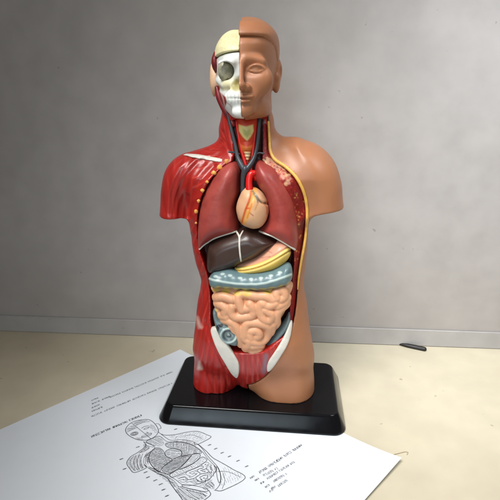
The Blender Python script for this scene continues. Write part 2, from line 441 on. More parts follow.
# clavicle
# inguinal ligaments: thin straps raised on the surface
def strap(name, poly, m, parent, rise=1.3, paint=None):
    p = smooth_closed(hits(poly)[:, [0, 2]], 4)
    f = smax(smax(smax(B-rise, g.poly(p), 1.2), g.Y-4, 1), -(B+2.2), .5)
    return build(name, g, f, m, parent, paint=paint)
strap('ligament', [(210.5, 329.5), (217.5, 328), (224, 338), (233, 352), (239.5, 365), (237.5, 377.5), (232, 374), (225, 363), (217, 349)], M_white, o_mus)
strap('ligament', [(289.5, 322), (292.6, 323), (289.5, 340), (281, 356), (271, 370), (267, 371), (268, 362), (275, 351), (284, 336)], M_white, o_mus)

strap('clavicle', [(183, 153.6), (190, 153.6), (200, 154.6), (212, 156.8), (222, 158.6), (222.5, 161), (221, 162.4), (210, 161), (198, 158.8), (188, 156.6)], M_white, o_mus, rise=.9)

# ---- organs
def organ(name, poly, Y, ycn, T, R, m, lo_pad=4, h=0.8, extra=None, disp=None, paint=None, parent=None, relax=1):
    p = smooth_closed(xz(poly, Y), 5)
    T = float(T)
    gg = Grid((p[:, 0].min()-lo_pad, ycn-T-lo_pad, p[:, 1].min()-lo_pad), (p[:, 0].max()+lo_pad, ycn+T+lo_pad, p[:, 1].max()+lo_pad), h)
    f = gg.pillow(p, ycn, T, R)
    if extra: f = extra(gg, f)
    f = np.asarray(np.broadcast_to(f, tuple(gg.n)), np.float32)
    o = build(name, gg, f, m, parent or model, disp=disp, paint=paint, relax=relax)
    return o, gg, f
def on_org(gg, f, pts, out=.0):
    P = np.array([gg.hit(f, a, b) for a, b in pts]); P[:, 1] -= out; return P

LUNG_R = [(234, 161.5), (222.5, 166), (212, 177.5), (204.2, 192), (200.4, 204.5), (198.2, 219), (197.4, 233), (199, 250), (207, 243.5), (215, 239), (225, 235.6), (237.5, 232), (238.5, 226), (236.5, 216), (235.5, 204), (239, 192), (240.5, 183), (240.5, 170)]
LUNG_L = [(258.5, 160.5), (266, 162.5), (276.5, 168.3), (286.5, 181), (293, 194.5), (296.5, 210), (298, 226), (298.5, 241), (295.5, 251), (284, 244), (273, 237.5), (259, 232.5), (262, 226), (266.5, 219), (267.5, 209), (263.5, 195), (257.5, 186), (254, 177), (254.5, 166)]
oR, gR, fR = organ('lung', LUNG_R, -20, -14, 25, 15, M_lung)
oL, gL, fL = organ('lung', LUNG_L, -20, -14, 25, 15, M_lung)
oR['label'] = 'maroon lung on the red muscle side'; oL['label'] = 'maroon lung on the skin side'
tube('lung_rim', on_org(gR, fR, smooth_open([(199.6, 249), (203, 245.5), (208, 242), (215, 238), (225, 234.6), (236.5, 231.2)], 5), .2), 1.0, M_white, oR)
tube('lung_rim', on_org(gL, fL, smooth_open([(259.5, 231.2), (266, 233.8), (273, 236.4), (284, 242.6), (294.8, 249.5)], 5), .2), 1.0, M_white, oL)

def heart_paint(V, N, P2):
    x, y = P2[:, 0], P2[:, 1]
    c = np.tile(np.array(srgb(214, 166, 128)), (len(V), 1))
    def add(pts, w, colr, a=.9):
        nonlocal c
        q = line_d(smooth_open(pts, 4), x, y); k = (np.clip((w-q)/.8+.5, 0, 1)*a)[:, None]; c = c*(1-k)+np.array(srgb(*colr))*k
    add([(254, 190), (252.5, 199), (249, 208), (246, 216), (243, 222)], 3.4, (222, 158, 70), .75)
    add([(251, 191), (249, 200), (245.5, 209), (242.5, 219), (241, 225)], .8, (208, 74, 20))
    add([(246, 208.5), (249.5, 208.5)], .8, (214, 70, 26)); add([(252, 204), (249.5, 211), (247, 218)], .7, (206, 120, 40))
    add([(256, 195), (259.5, 200), (263, 203), (266, 203)], 1.0, (96, 84, 66)); add([(253, 190.5), (257, 196), (258, 202)], 1.0, (110, 110, 96), .8)
    add([(250, 213), (253, 215.5)], .6, (150, 90, 60), .8); add([(258, 203), (255, 210)], .6, (190, 130, 60), .7)
    add([(263, 203), (266.5, 207), (267, 214)], .7, (196, 110, 50), .7)
    return c
def heart_disp(V, N, P2):
    x, y = P2[:, 0], P2[:, 1]
    q = line_d(smooth_open([(254, 190), (252, 199), (248, 208), (242, 222)], 4), x, y); h = line_d(smooth_open([(255, 194), (260, 201), (267, 204)], 4), x, y)
    q2 = line_d(smooth_open([(251, 191), (249, 200), (245.5, 209), (241.5, 224)], 4), x, y)
    return np.where(N[:, 1] < .2, -.9*np.exp(-(q/2.4)**2)+.55*np.exp(-(q2/.9)**2)-1.2*np.exp(-(h/1.5)**2)+.10*np.sin(x*.55+1)*np.sin(y*.5), 0)
oH, gH, fH = organ('heart', [(243, 190), (238.5, 198), (235.7, 207), (236.6, 216), (240, 224), (248, 228.5), (257, 229.5), (264, 225), (268, 216), (268, 206), (264, 196), (257, 189.5), (250, 187.5)], -33, -28, 15, 15, M_heart, h=.7, paint=heart_paint, disp=heart_disp)

def liver_extra(gg, f): return f
oV, gV, fV = organ('liver', [(206, 262), (207, 247), (213, 241), (221, 236), (234, 231.5), (248, 228), (259, 231.5), (275, 240), (277, 243), (271, 247), (262, 254), (254, 259), (242, 264), (234, 268), (223.5, 272), (211, 273.5), (207, 270)], -24, -17, 21, 13, M_liver)
tube('falciform_ligament', on_org(gV, fV, smooth_open([(236.5, 231.5), (239.4, 237), (239.4, 245), (240, 253), (241, 261)], 5), .2), [.9, 1.1, .9, .9, .8], M_white, oV)
tube('falciform_ligament', on_org(gV, fV, smooth_open([(243, 231), (241, 234.5), (239.6, 238)], 4), .1), .8, M_white, oV)

def stomach_paint(V, N, P2):
    x, y = P2[:, 0], P2[:, 1]
    c = np.tile(np.array(srgb(222, 160, 132)), (len(V), 1))
    edge = smooth_open([(232, 265.5), (243, 266), (256, 263.5), (268, 259), (280, 252.5), (292, 245)], 5)
    up = np.interp(x, edge[:, 0], edge[:, 1])
    k = np.clip((y-up)/1.0+.5, 0, 1)[:, None]; c = c*(1-k)+np.array(srgb(230, 190, 84))*k
    for off, w, colr in ((2.2, .8, (242, 222, 140)), (4.6, .55, (120, 82, 44)), (6.6, .8, (240, 216, 130))):
        k = (np.clip((w-np.abs(y-up-off))/.5+.5, 0, 1)*.85)[:, None]; c = c*(1-k)+np.array(srgb(*colr))*k
    for pts in ([(262, 258), (266, 257), (270, 256.5)], [(268, 251), (272, 253)]):
        q = line_d(np.array(pts, float), x, y); k = (np.clip((.5-q)/.6+.5, 0, 1)*.5)[:, None]; c = c*(1-k)+np.array(srgb(150, 84, 70))*k
    return c
def stomach_disp(V, N, P2):
    edge = smooth_open([(232, 265.5), (243, 266), (256, 263.5), (268, 259), (280, 252.5), (292, 245)], 5)
    up = np.interp(P2[:, 0], edge[:, 0], edge[:, 1]); q = P2[:, 1]-up
    return np.where(N[:, 1] < .2, -1.0*np.exp(-(q/1.2)**2)-.7*np.exp(-((q-4.6)/.9)**2), 0)
oS, gS, fS = organ('stomach', [(234, 269), (238, 266), (246, 262), (256, 257.5), (266, 250), (274, 244), (281, 241.5), (288, 243.5), (291, 250), (290, 257), (284, 264.5), (275, 270), (262, 273.5), (248, 275), (238, 273.5)], -27, -22, 16, 12, M_stomach, h=.7, paint=stomach_paint, disp=stomach_disp)

COLON = [(208, 281), (210.5, 275.5), (216, 272), (228, 270.5), (240, 273.5), (256, 273.8), (272, 271), (285, 265.5), (290.5, 266.5), (292.5, 273), (291, 283), (279, 288.5), (262, 291), (240, 290.5), (222, 289), (210.5, 288)]
def colon_paint(V, N, P2):
    x, y = P2[:, 0], P2[:, 1]
    c = np.tile(np.array(srgb(98, 122, 126)), (len(V), 1))
    t = smooth_open([(209, 278.5), (216, 280.7), (234.6, 283.6), (250, 284.4), (263, 283.6), (276.4, 280), (291, 274.5)], 5)
    k = (np.clip((1.1-line_d(t, x, y))/.7+.5, 0, 1)*.8)[:, None]; c = c*(1-k)+np.array(srgb(196, 212, 204))*k
    for a, b in [(222.5, 274), (230, 275.4), (240, 278), (251, 279), (261, 278), (271, 275.6), (280, 272.4), (215.5, 276.5)]:  # highlights on the colon's bumps, painted as pale dots
        k = (np.clip((1.3-np.hypot((x-a)*.6, y-b))/.7+.5, 0, 1)*.75)[:, None]; c = c*(1-k)+np.array(srgb(190, 206, 202))*k
    lo = np.interp(x, [208, 222, 240, 262, 279, 292], [285.5, 286, 288, 288.4, 286, 281]); k = (np.clip((y-lo)/.8+.5, 0, 1)*(.5+.3*np.sin(x*.7)))[:, None]
    c = c*(1-k)+np.array(srgb(170, 166, 84))*k
    return c
def colon_disp(V, N, P2):
    t = smooth_open([(209, 278.5), (216, 280.7), (234.6, 283.6), (250, 284.4), (263, 283.6), (276.4, 280), (291, 274.5)], 5)
    q = line_d(t, P2[:, 0], P2[:, 1]); up = np.exp(-((q-6)/4)**2)
    return .55*np.exp(-(q/1.1)**2)+.3*np.sin(P2[:, 0]*.62)*up
oC, gC, fC = organ('transverse_colon', COLON, -36, -30, 13, 9, M_colon, h=.65, paint=colon_paint, disp=colon_disp)

# small intestine: a bed plus coiled tubes lying on its curved front
INT = [(210, 287), (212, 299), (215, 311), (218, 322), (227, 334), (236, 345), (243, 351), (250, 354), (261, 352.5), (267, 345), (276, 331), (286, 316), (291, 300), (291.5, 284), (250, 281)]
K = 90/500.0
def ic(pts): return [(205+a*K, 280+b*K) for a, b in pts]
COILS = [ic([(62, 98), (100, 92), (150, 108)]), ic([(50, 125), (95, 140), (118, 160), (112, 185)]), ic([(72, 165), (82, 195), (118, 205)]),
         ic([(150, 150), (145, 175), (165, 205), (220, 205), (262, 195), (268, 160), (250, 135)]), ic([(205, 165), (190, 130), (185, 95), (215, 78), (280, 90), (340, 92), (375, 110)]), ic([(232, 160), (262, 150)]),
         ic([(390, 130), (350, 145), (315, 130), (305, 160), (320, 210), (350, 225), (372, 195), (345, 172), (330, 165)]),
         ic([(400, 100), (395, 75), (430, 60), (440, 90), (418, 108)]), ic([(455, 130), (430, 150), (405, 175), (395, 215), (400, 255)]), ic([(460, 165), (445, 205), (420, 240)]), ic([(455, 100), (440, 125), (405, 145)]),
         ic([(92, 222), (150, 235), (180, 270), (190, 320), (200, 355)]), ic([(150, 255), (165, 300), (185, 335)]),
         ic([(215, 310), (228, 250), (250, 238), (305, 240), (350, 262), (345, 310), (310, 345), (262, 340), (250, 305)]), ic([(255, 285), (285, 280), (300, 300), (290, 315)]), ic([(225, 285), (222, 325), (245, 335)]),
         ic([(180, 372), (215, 385), (240, 360), (245, 340)]), ic([(215, 402), (260, 390), (320, 380)]), ic([(265, 365), (310, 360)]), ic([(375, 245), (365, 290)]), ic([(458, 175), (452, 215), (428, 255), (392, 292)]), ic([(402, 255), (375, 300), (350, 350)])]
p_int = smooth_closed(xz(INT, -32), 5)
gi = Grid((p_int[:, 0].min()-5, -56, p_int[:, 1].min()-5), (p_int[:, 0].max()+5, -4, p_int[:, 1].max()+6), .62)
bed = np.asarray(np.broadcast_to(gi.pillow(p_int, -22, 17.0, 20), tuple(gi.n)), np.float32)
gut = bed.copy()+1.2
for cpath in COILS:
    P = np.array([gi.hit(bed, a, b) for a, b in smooth_open(cpath, 3)])
    P = P[gi.sample(bed, P) < .3]
    if len(P) < 2: continue
    P[:, 1] += .9
    gut = smin(gut, gi.path(P, 4.75), .7)
gut = smax(gut, gi.poly(smooth_closed(xz([(a+(1.2 if a > 250 else -1.2), b+(1.2 if b > 320 else 0)) for a, b in INT], -36), 5)), 2.0)
def gut_paint(V, N, P2):
    x, y = P2[:, 0], P2[:, 1]
    c = np.tile(np.array(srgb(220, 162, 124)), (len(V), 1))
    for a, b, r in ((214, 311, 3.4), (247, 293.4, 5), (238, 293.5, 4), (226, 291, 4), (268, 292, 3.6), (216, 290, 3)):
        k = (np.clip((r-np.hypot(x-a, (y-b)*1.6))/2+.5, 0, 1)*.7)[:, None]; c = c*(1-k)+np.array(srgb(226, 196, 84))*k
    return c
o_gut = build('small_intestine', gi, gut, M_gut, model, paint=gut_paint)

def cecum_paint(V, N, P2):
    x, y = P2[:, 0], P2[:, 1]
    c = np.tile(np.array(srgb(104, 124, 126)), (len(V), 1)); q = np.hypot((x-228.4)/1.12, y-335.6)
    k = (np.clip((.9-np.abs(q-6.9))/.7+.5, 0, 1)*.8)[:, None]; c = c*(1-k)+np.array(srgb(196, 214, 210))*k
    k = np.clip((5.6-q)/1.2+.5, 0, 1)[:, None]; c = c*(1-k)+np.array(srgb(60, 70, 74))*k
    k = (np.clip((1.0-np.abs(np.hypot((x-229)/1.1, y-336)-3.4))/1+.5, 0, 1)*.6)[:, None]; c = c*(1-k)+np.array(srgb(132, 150, 152))*k
    k = (np.clip((1.5-q)/.8+.5, 0, 1)*.7)[:, None]; c = c*(1-k)+np.array(srgb(168, 180, 176))*k
    k = (np.clip((1.7-line_d(np.array([(217, 330.5), (218, 326.5), (221.5, 325.4)]), x, y))/.8+.5, 0, 1))[:, None]; c = c*(1-k)+np.array(srgb(34, 38, 42))*k
    return c
def cecum_disp(V, N, P2):
    q = np.hypot((P2[:, 0]-228.4)/1.12, P2[:, 1]-335.6)
    return np.where(N[:, 1] < .1, .9*np.exp(-((q-6.9)/1.3)**2)-2.4*np.exp(-(q/4.8)**4)+1.5*np.exp(-(q/2)**2), 0)
organ('cecum', [(212, 313), (214, 325), (217, 333), (222, 340), (230, 345), (238, 346), (240.5, 338), (236, 329), (228, 323), (220, 318.5), (216, 311)], -36, -29, 14, 7, M_colon, h=.6, paint=cecum_paint, disp=cecum_disp)
def dc_paint(V, N, P2): return np.tile(np.array(srgb(102, 120, 124)), (len(V), 1))
organ('descending_colon', [(290.5, 320), (288, 328.5), (280, 339), (270, 348.5), (264, 353), (266, 345), (275, 333), (284, 322), (289, 314)], -26, -22, 12, 6, M_colon, h=.7, paint=dc_paint)

# ---- neck
def lar_paint(V, N, P2):
    x, y = P2[:, 0], P2[:, 1]
    c = np.tile(np.array(srgb(196, 60, 34)), (len(V), 1))
    thy = np.array([(237.5, 139), (240, 144), (247, 147), (253.5, 144), (256, 138), (256, 149), (247, 153), (238, 150)], float)
    k = np.clip(.5-poly_sd(thy, x, y)/1.4, 0, 1)[:, None]*.85; c = c*(1-k)+np.array(srgb(214, 116, 52))*k
    sh = np.array([(238.6, 124.5), (246, 126.5), (253, 124.5), (253.5, 131), (250.5, 137), (247, 141), (243, 137), (239, 131)], float)
    k = np.clip(.5-poly_sd(sh, x, y)/1.4, 0, 1)[:, None]; c = c*(1-k)+np.array(srgb(214, 196, 128))*k
    sh = np.array([(243, 129), (247, 130), (250, 129), (250, 134), (247, 138), (244, 134)], float)
    k = np.clip(.5-poly_sd(sh, x, y)/2, 0, 1)[:, None]*.6; c = c*(1-k)+np.array(srgb(150, 160, 96))*k
    tr = np.array([(244.5, 152), (250.5, 152), (249.5, 157), (247.5, 161), (245.5, 157)], float)
    k = np.clip(.5-poly_sd(tr, x, y)/1.2, 0, 1)[:, None]; c = c*(1-k)+np.array(srgb(226, 200, 150))*k
    return c
def lar_disp(V, N, P2):
    x, y = P2[:, 0], P2[:, 1]; w = np.exp(-((x-247)/4.5)**2)
    return np.where(N[:, 1] < 0, w*(1.8*np.exp(-((y-131)/5)**2)+1.0*np.exp(-((y-148)/2.6)**2)-.5*np.exp(-((y-142)/1.5)**2)+.35*np.sin(y*1.9)*(y > 150)), 0)
organ('larynx', [(236, 117), (247, 115), (258, 117), (257.5, 132), (256.5, 150), (252, 163), (247, 168), (243, 163), (238, 150), (236.5, 132)], -16, -10, 12, 9, M_larynx, h=.6, paint=lar_paint, disp=lar_disp)
def px3(pts, y0, y1=None):
    y1 = y0 if y1 is None else y1; P = smooth_open(pts, 5); n = len(P)
    return np.array([on_y(a, b, y0+(y1-y0)*i/(n-1)) for i, (a, b) in enumerate(P)])
tube('vein', px3([(226.5, 108), (228.8, 119), (232, 132), (235.5, 147), (237.5, 157), (241, 164.5), (245, 171)], -13, -29), [1.3, 1.5, 1.7, 1.8, 2.0, 2.6, 2.6], M_vein, model)
tube('vein', px3([(260, 112), (259, 124), (258, 137), (256.5, 149), (254, 158), (250, 165), (245, 171)], -13, -29), [1.3, 1.5, 1.7, 1.8, 2.0, 2.6, 2.6], M_vein, model)
tube('vena_cava', px3([(245, 169), (243.4, 176), (243, 184), (243, 192)], -29, -28), [2.9, 2.4, 2.2, 2.4], M_vein, model)
tube('vein', px3([(229, 152), (234, 152.5), (239, 154)], -24, -22), .9, M_vein, model)
tube('vein', px3([(263.5, 153.5), (259, 153), (255, 155)], -24, -22), .9, M_vein, model)
tube('artery', px3([(236.5, 121), (239, 138), (242, 152), (246, 166)], -14, -22), 1.5, M_art, model)
tube('artery', px3([(256, 124), (254.5, 140), (253, 152), (251.5, 166)], -15, -24), 1.3, M_art, model)
tube('aorta', px3([(249.5, 190), (249, 182), (250.5, 175), (254, 173.5), (256, 178)], -32, -25), [3.4, 3.1, 3.2, 3.2, 3], M_art, model, 14)
tube('artery', px3([(251, 176), (250.5, 168), (251, 162)], -27, -23), 1.7, M_art, model)

# ------------------------------------------------------------------ head
xm = on_y(241.6, 84, -46)[0]
TILT = math.radians(2.3)                            # the head leans a little towards the muscle side
def untilt(p):
    p = np.asarray(p, float); c, sn = math.cos(TILT), math.sin(TILT); d = p-[243, 119]
    return np.stack([243+d[..., 0]*c-d[..., 1]*sn, 119+d[..., 0]*sn+d[..., 1]*c], -1)
def retilt(p):
    d = p-[243, 119]; c, sn = math.cos(TILT), math.sin(TILT)
    return np.stack([243+d[..., 0]*c+d[..., 1]*sn, 119-d[..., 0]*sn+d[..., 1]*c], -1)
gh = Grid((xm-50, -66, zz(136, -20)), (xm+52, 60, zz(8, 0)), .85)
ZP = lambda py, y=-25: zz(py, y, 243)
def mirror_poly(px_pts, y):
    q = xz(px_pts, y); q[:, 0] = np.maximum(q[:, 0]-xm, 0)
    return np.concatenate([np.stack([xm+q[:, 0], q[:, 1]], 1), np.stack([xm-q[::-1, 0], q[::-1, 1]], 1)])
HEADR = [(247, 19.6), (257, 20.4), (266, 24.5), (273, 31), (276.8, 40), (277.6, 52), (276.2, 66), (274.2, 80), (271.5, 92), (267.5, 102), (261, 110.5), (253, 116.5), (246, 118.5)]
hp = mirror_poly(untilt(HEADR), -4)
hp = smooth_closed(hp, 4)
kz = [ZP(v) for v in (119, 114, 106, 98, 90, 82, 74, 66, 58, 46, 36, 26, 18)]
yf = np.interp(gh.z, kz, [-34, -42, -43, -43.5, -43, -43, -43, -42.5, -44, -45, -43, -36, -22])
yb = np.interp(gh.z, kz, [-4, 6, 18, 26, 33, 40, 46, 50, 53, 54, 52, 46, 30])
hd = gh.pillow(hp, ((yf+yb)/2)[None, None, :], ((yb-yf)/2)[None, None, :], 33)
def hpnt(px, py, y): return on_y(px, py, y)
def feat_face(f):
    z = lambda py: ZP(py, -44)
    X0 = xm
    ex = on_y(257.6, 68, -40)[0]-xm
    for s in (1, -1):
        f = smin(f, gh.ell((X0+s*15, -34.5, z(81)), (10, 6.5, 9)), 10)                                    # cheek
        f = smin(f, gh.cap((X0+s*5, -41.0, z(62.5)), (X0+s*(ex+5), -37.5, z(62)), 2.0, 1.5), 7)           # brow
        f = smax(f, -gh.ell((X0+s*(ex-1), -47.6, z(68)), (9, 7.6, 5.4)), 5)                                 # eye hollow
        f = smin(f, gh.ell((X0+s*ex, -36.4, z(68.8)), (6.4, 5.6, 4.2)), 1.2)                              # eyeball
        up = smooth_open([(X0+s*(ex-6.8), -40.0, z(69.2)), (X0+s*(ex-2), -42.2, z(65.7)), (X0+s*(ex+3), -41.8, z(65.9)), (X0+s*(ex+7), -38.6, z(69.4))], 4)
        lo = smooth_open([(X0+s*(ex-6.8), -40.0, z(69.6)), (X0+s*(ex-1), -41.6, z(72.3)), (X0+s*(ex+4), -40.9, z(72.0)), (X0+s*(ex+7), -38.6, z(69.6))], 4)
        f = smin(f, gh.path(up, .9), 1.0); f = smin(f, gh.path(lo, .6), 1.0)
        f = smin(f, gh.ell((X0+s*5.0, -46.6, z(88.0)), (3.6, 4.4, 3.0)), 1.6)                             # nostril wing
    f = smin(f, gh.cap((X0, -43.0, z(65)), (X0, -51.5, z(85)), 2.8, 3.8), 3.5)                           # nose
    f = smin(f, gh.ell((X0, -52.0, z(86.3)), (4.4, 4.0, 3.7)), 2)
    f = smin(f, gh.ell((X0, -40.5, z(98.5)), (12, 6.0, 9)), 5)
    f = smin(f, gh.ell((X0+3, -45.9, z(97.0)), (7.6, 3.0, 2.1)), .9)
    f = smin(f, gh.ell((X0-3, -45.9, z(97.0)), (7.6, 3.0, 2.1)), .9)
    f = smin(f, gh.ell((X0, -45.6, z(101.4)), (8.2, 3.2, 2.5)), 1.0)
    f = smax(f, -gh.ell((X0, -48.6, z(99.2)), (11, 3.0, .8)), .7)
    f = smax(f, -gh.ell((X0, -46.0, z(105.6)), (7, 3.4, 1.8)), 2)
    f = smin(f, gh.ell((X0, -40.5, z(111.0)), (9, 5.2, 5.5)), 4)                                          # chin
    return f
face = feat_face(hd)
# ear of the skin side
def ear(sx, cy=6, out=0):
    ce = (sx+.6, cy, ZP(78, 6))
    e1 = smin(gh.ell((ce[0]+.6, cy+2, ce[2]+5.5), (3.6, 8.5, 9)), gh.ell((ce[0]-1.6, cy-2, ce[2]-8.5), (3.0, 5, 6)), 5)
    e1 = smax(e1, -gh.ell((ce[0]+3.6, cy-3.5, ce[2]+3.5), (2.6, 5, 6)), .8)
    return smin(e1, gh.ell((ce[0]+.2, cy-6, ce[2]-1), (1.8, 2.4, 3)), 1.5)
half = xm-gh.X                                      # negative on the skin side
ear_r = ear(on_y(278.6, 78, 6)[0])
face = smin(face, ear_r, 2.0)
nk = smin(gh.cap(nb, nt_, 24.6, 22.3), gh.cap(nt_, (nt_[0], -4, ZP(90, 0)), 22.3, 20), 3)
jaw = smin(nk, gh.ell((xm+6, -12, ZP(109, -12)), (17, 25, 10)), 6)
jaw = smax(jaw, ZP(119.3, -24)+(gh.Y+24)*.12-gh.Z, 1.2)
nk = smax(nk, (skp[5, 0]+1.2)-gh.X, .6)
face = smin(smin(face, jaw, 3.5), nk, 2)
o_head = build('face_skin', gh, smax(face, half, .6), M_skin, model, relax=1)
# hair: raised cap with a swept front
HAIRP = [(243, 17.6), (250, 17.2), (258, 18.6), (265, 22), (272, 27.5), (276.6, 33.5), (278.6, 40), (279.2, 48), (278.8, 57), (277.6, 66), (275, 80), (271, 92), (262, 100), (246, 104)]
yfh = np.interp(gh.z, [ZP(v) for v in (104, 46, 36, 28, 22, 17)], [-40, -46.0, -47.2, -47.5, -45, -36])
ybh = np.interp(gh.z, [ZP(v) for v in (104, 90, 60, 40, 28, 17)], [34, 44, 56, 55, 46, 32])
hair = gh.pillow(smooth_closed(mirror_poly(untilt(HAIRP), -2), 4), ((yfh+ybh)/2)[None, None, :], ((ybh-yfh)/2)[None, None, :], 33, .3)
line_z = np.interp(gh.y, [-60, -40, -30, -14, 0, 14, 30, 60], [ZP(38.2), ZP(38.2), ZP(38.6), ZP(46), ZP(62), ZP(74), ZP(100), ZP(104)])[None, :, None]
hair = smax(hair, line_z-gh.Z-np.abs(gh.X-xm)*.03+np.clip(gh.X-xm-30, 0, 20)*-2.0, 3.2)
o_hair = build('hair', gh, smax(hair, half-.4, .6), M_skin, o_head)

# skull side
SKULL = [(243, 31.5), (237, 30.4), (229.5, 31), (222, 36), (217, 44.5), (215, 53), (214, 62), (214.5, 72), (217, 80), (219, 88), (219.5, 96), (223.5, 105.5), (230, 113), (236, 117.5), (241, 118.8)]
q = xz(untilt(SKULL), -10); q[:, 0] = np.minimum(q[:, 0], xm); q[0, 0] = xm; q[-1, 0] = xm
sp = np.concatenate([q, np.stack([2*xm-q[::-1, 0], q[::-1, 1]], 1)])
sp = smooth_closed(sp, 4)
kz2 = [ZP(v) for v in (119, 114, 106, 98, 90, 82, 74, 66, 58, 46, 36, 30)]
yf2 = np.interp(gh.z, kz2, [-36, -41, -42.5, -43, -41, -40, -40, -40.5, -42, -41, -34, -22])
yb2 = np.interp(gh.z, kz2, [-4, 6, 16, 24, 30, 36, 42, 45, 47, 46, 38, 20])
sk = gh.pillow(sp, ((yf2+yb2)/2)[None, None, :], ((yb2-yf2)/2)[None, None, :], 30)
eye_c = gh.hit(np.asarray(np.broadcast_to(sk, tuple(gh.n)), np.float32), *untilt((225.6, 71)))
sk0 = sk
zs = lambda py: ZP(py, -42)
zs = lambda py: ZP(py, -42)
ap = on_y(238, 85, -42)
sk = smax(sk, -gh.ell((xm-1.5, -42, zs(84)), (5.0, 7, 6.2)), 1.6)                       # nasal opening
zy = [gh.hit(np.asarray(np.broadcast_to(sk0, tuple(gh.n)), np.float32), a, b) for a, b in untilt([(231, 84), (224, 84.5), (218.5, 80)])]
sk = smin(sk, gh.path(np.array(zy)+[0, .5, 0], 2.6), 3)                                     # cheek bone
sk = smax(sk, -gh.ell((eye_c[0]+1, -40, zs(93.5)), (6.5, 6, 4.2)), 4)                     # hollow under it
sk = smin(sk, gh.ell((xm, -39, zs(97)), (15, 7.0, 8.5)), 3)                              # tooth arches
sk = smin(sk, gh.cap((xm-8, -39.5, zs(61.5)), (xm-17, -37, zs(61.8)), 1.4), 6)               # brow ridge
sk = smin(sk, gh.ell((xm, -40, zs(112)), (9, 5, 5)), 4)
vd = ray(*untilt((225.6, 71)))
sk = smax(sk, -gh.cap(eye_c-vd*22, eye_c+vd*9, 7.3, 7.1), 1.0)                              # orbit
def bone_paint(V, N, P2):
    P2 = retilt(P2); x, y = P2[:, 0], P2[:, 1]
    c = np.tile(np.array(srgb(226, 228, 222)), (len(V), 1))
    cream = np.array(srgb(226, 214, 160))
    k = np.clip((y-74)/8, 0, 1)*np.clip((92-y)/3, 0, 1)*np.clip((x-218)/6, 0, 1)*.75
    c = c*(1-k[:, None])+cream*k[:, None]
    k = np.clip((5.2-np.hypot((x-236.5), (y-85.5)*.8))/2+.5, 0, 1)[:, None]*.85; c = c*(1-k)+np.array(srgb(158, 148, 88))*k
    k = (np.clip((7.3-np.hypot(x-225.6, (y-71)))/.9+.5, 0, 1))[:, None]; c = c*(1-k)+np.array(srgb(140, 136, 114))*k
    # teeth lines
    tz = np.clip((y-92)/2, 0, 1)*np.clip((104-y)/2, 0, 1)
    k = (np.exp(-((y-(98.3+(x-240)*-.02))/.55)**2)*np.clip((x-226)/3, 0, 1)*.5+tz*np.clip(np.sin((x-241)*1.9+1.5)-.82, 0, 1)*2.2)[:, None]
    k = np.clip(k, 0, .6); c = c*(1-k)+np.array(srgb(150, 146, 128))*k
    m = np.array([(218, 90), (221, 93), (225.6, 97), (226.5, 103.5), (224.5, 108), (221.5, 103), (218.5, 97)], float)
    k = np.clip(.5-poly_sd(m, x, y)/1.0, 0, 1)[:, None]; c = c*(1-k)+np.array(srgb(138, 28, 30))*k
    k = (np.exp(-(line_d(np.array([(221, 93), (223.2, 99), (224.6, 106)]), x, y)/.7)**2)*.7)[:, None]; c = c*(1-k)+np.array(srgb(222, 190, 180))*k
    return c
def bone_disp(V, N, P2):
    P2 = retilt(P2); x, y = P2[:, 0], P2[:, 1]
    return np.where(N[:, 1] < .2, -.9*np.exp(-((y-98.3)/.7)**2)*np.clip((x-226)/3, 0, 1)+.35*np.sin((x-241)*1.9+1.5)*np.clip((y-92)/2, 0, 1)*np.clip((104-y)/2, 0, 1)*(x > 226), 0)
bound = -half+.2                                                                          # keep x < xm
cap_line = ZP(51.5, -38)
sk_face = smax(smax(sk, bound, .6), gh.Z-(cap_line+(gh.Y+38)*-.10), .5)
o_skull = build('skull', gh, sk_face, M_bone, model, paint=bone_paint, disp=bone_disp)
def cap_paint(V, N, P2):
    P2 = retilt(P2); x, y = P2[:, 0], P2[:, 1]; c = np.tile(np.array(srgb(232, 224, 176)), (len(V), 1))
    w = np.sin(x*.75+1.6*np.sin(y*.55))*np.sin(y*.8+1.8*np.sin(x*.5))
    k = (np.clip(1-np.abs(w)/.16, 0, 1)*.35*np.clip((x-219)/4, 0, 1)*np.clip((y-33)/3, 0, 1)*np.clip((50-y)/2, 0, 1))[:, None]
    return c*(1-k)+np.array(srgb(176, 160, 110))*k
def cap_disp(V, N, P2):
    P2 = retilt(P2); x, y = P2[:, 0], P2[:, 1]
    w = np.sin(x*.75+1.6*np.sin(y*.55))*np.sin(y*.8+1.8*np.sin(x*.5))
    return np.where(N[:, 1] < .3, -.6*np.clip(1-np.abs(w)/.22, 0, 1)*np.clip((x-219)/4, 0, 1)*np.clip((y-33)/3, 0, 1)*np.clip((50-y)/2, 0, 1), 0)
capf = smax(smax(sk0-1.0, bound, .8), (cap_line+(gh.Y+38)*-.10)+.6-gh.Z, .8)
o_cap = build('skull_cap', gh, capf, M_bone, model, paint=cap_paint, disp=cap_disp)
o_eye = blob('eyeball', eye_c+vd*4.0, 7.0, M_eye, o_skull, (1.02, .8, 1.02), 0)
# temple muscle, chewing muscle, cut ear
tm = on_y(*untilt((213.6, 63)), -8)
o_tm = blob('temple_muscle', (tm[0]+2.2, -14, tm[2]), 8.4, M_dark, model, (.36, .9, 1.0), 3)
e = on_y(*untilt((212.6, 80)), 8); el = smax(smin(gh.ell((e[0]+1, 6, e[2]), (3.2, 8, 15)), gh.ell((e[0]+5, 1, e[2]-1), (5.5, 7, 10)), 3), -gh.ell((e[0]-2, 5, e[2]+1), (2.4, 5, 9)), 1)
o_ear = build('ear', gh, el, M_ear, model)
tube('jaw_muscle', px3([(217, 88), (219.5, 97), (224, 107), (229, 116), (233, 124)], -8, -14), [2.2, 3.4, 3.6, 3.4, 3.2], M_dark, model)

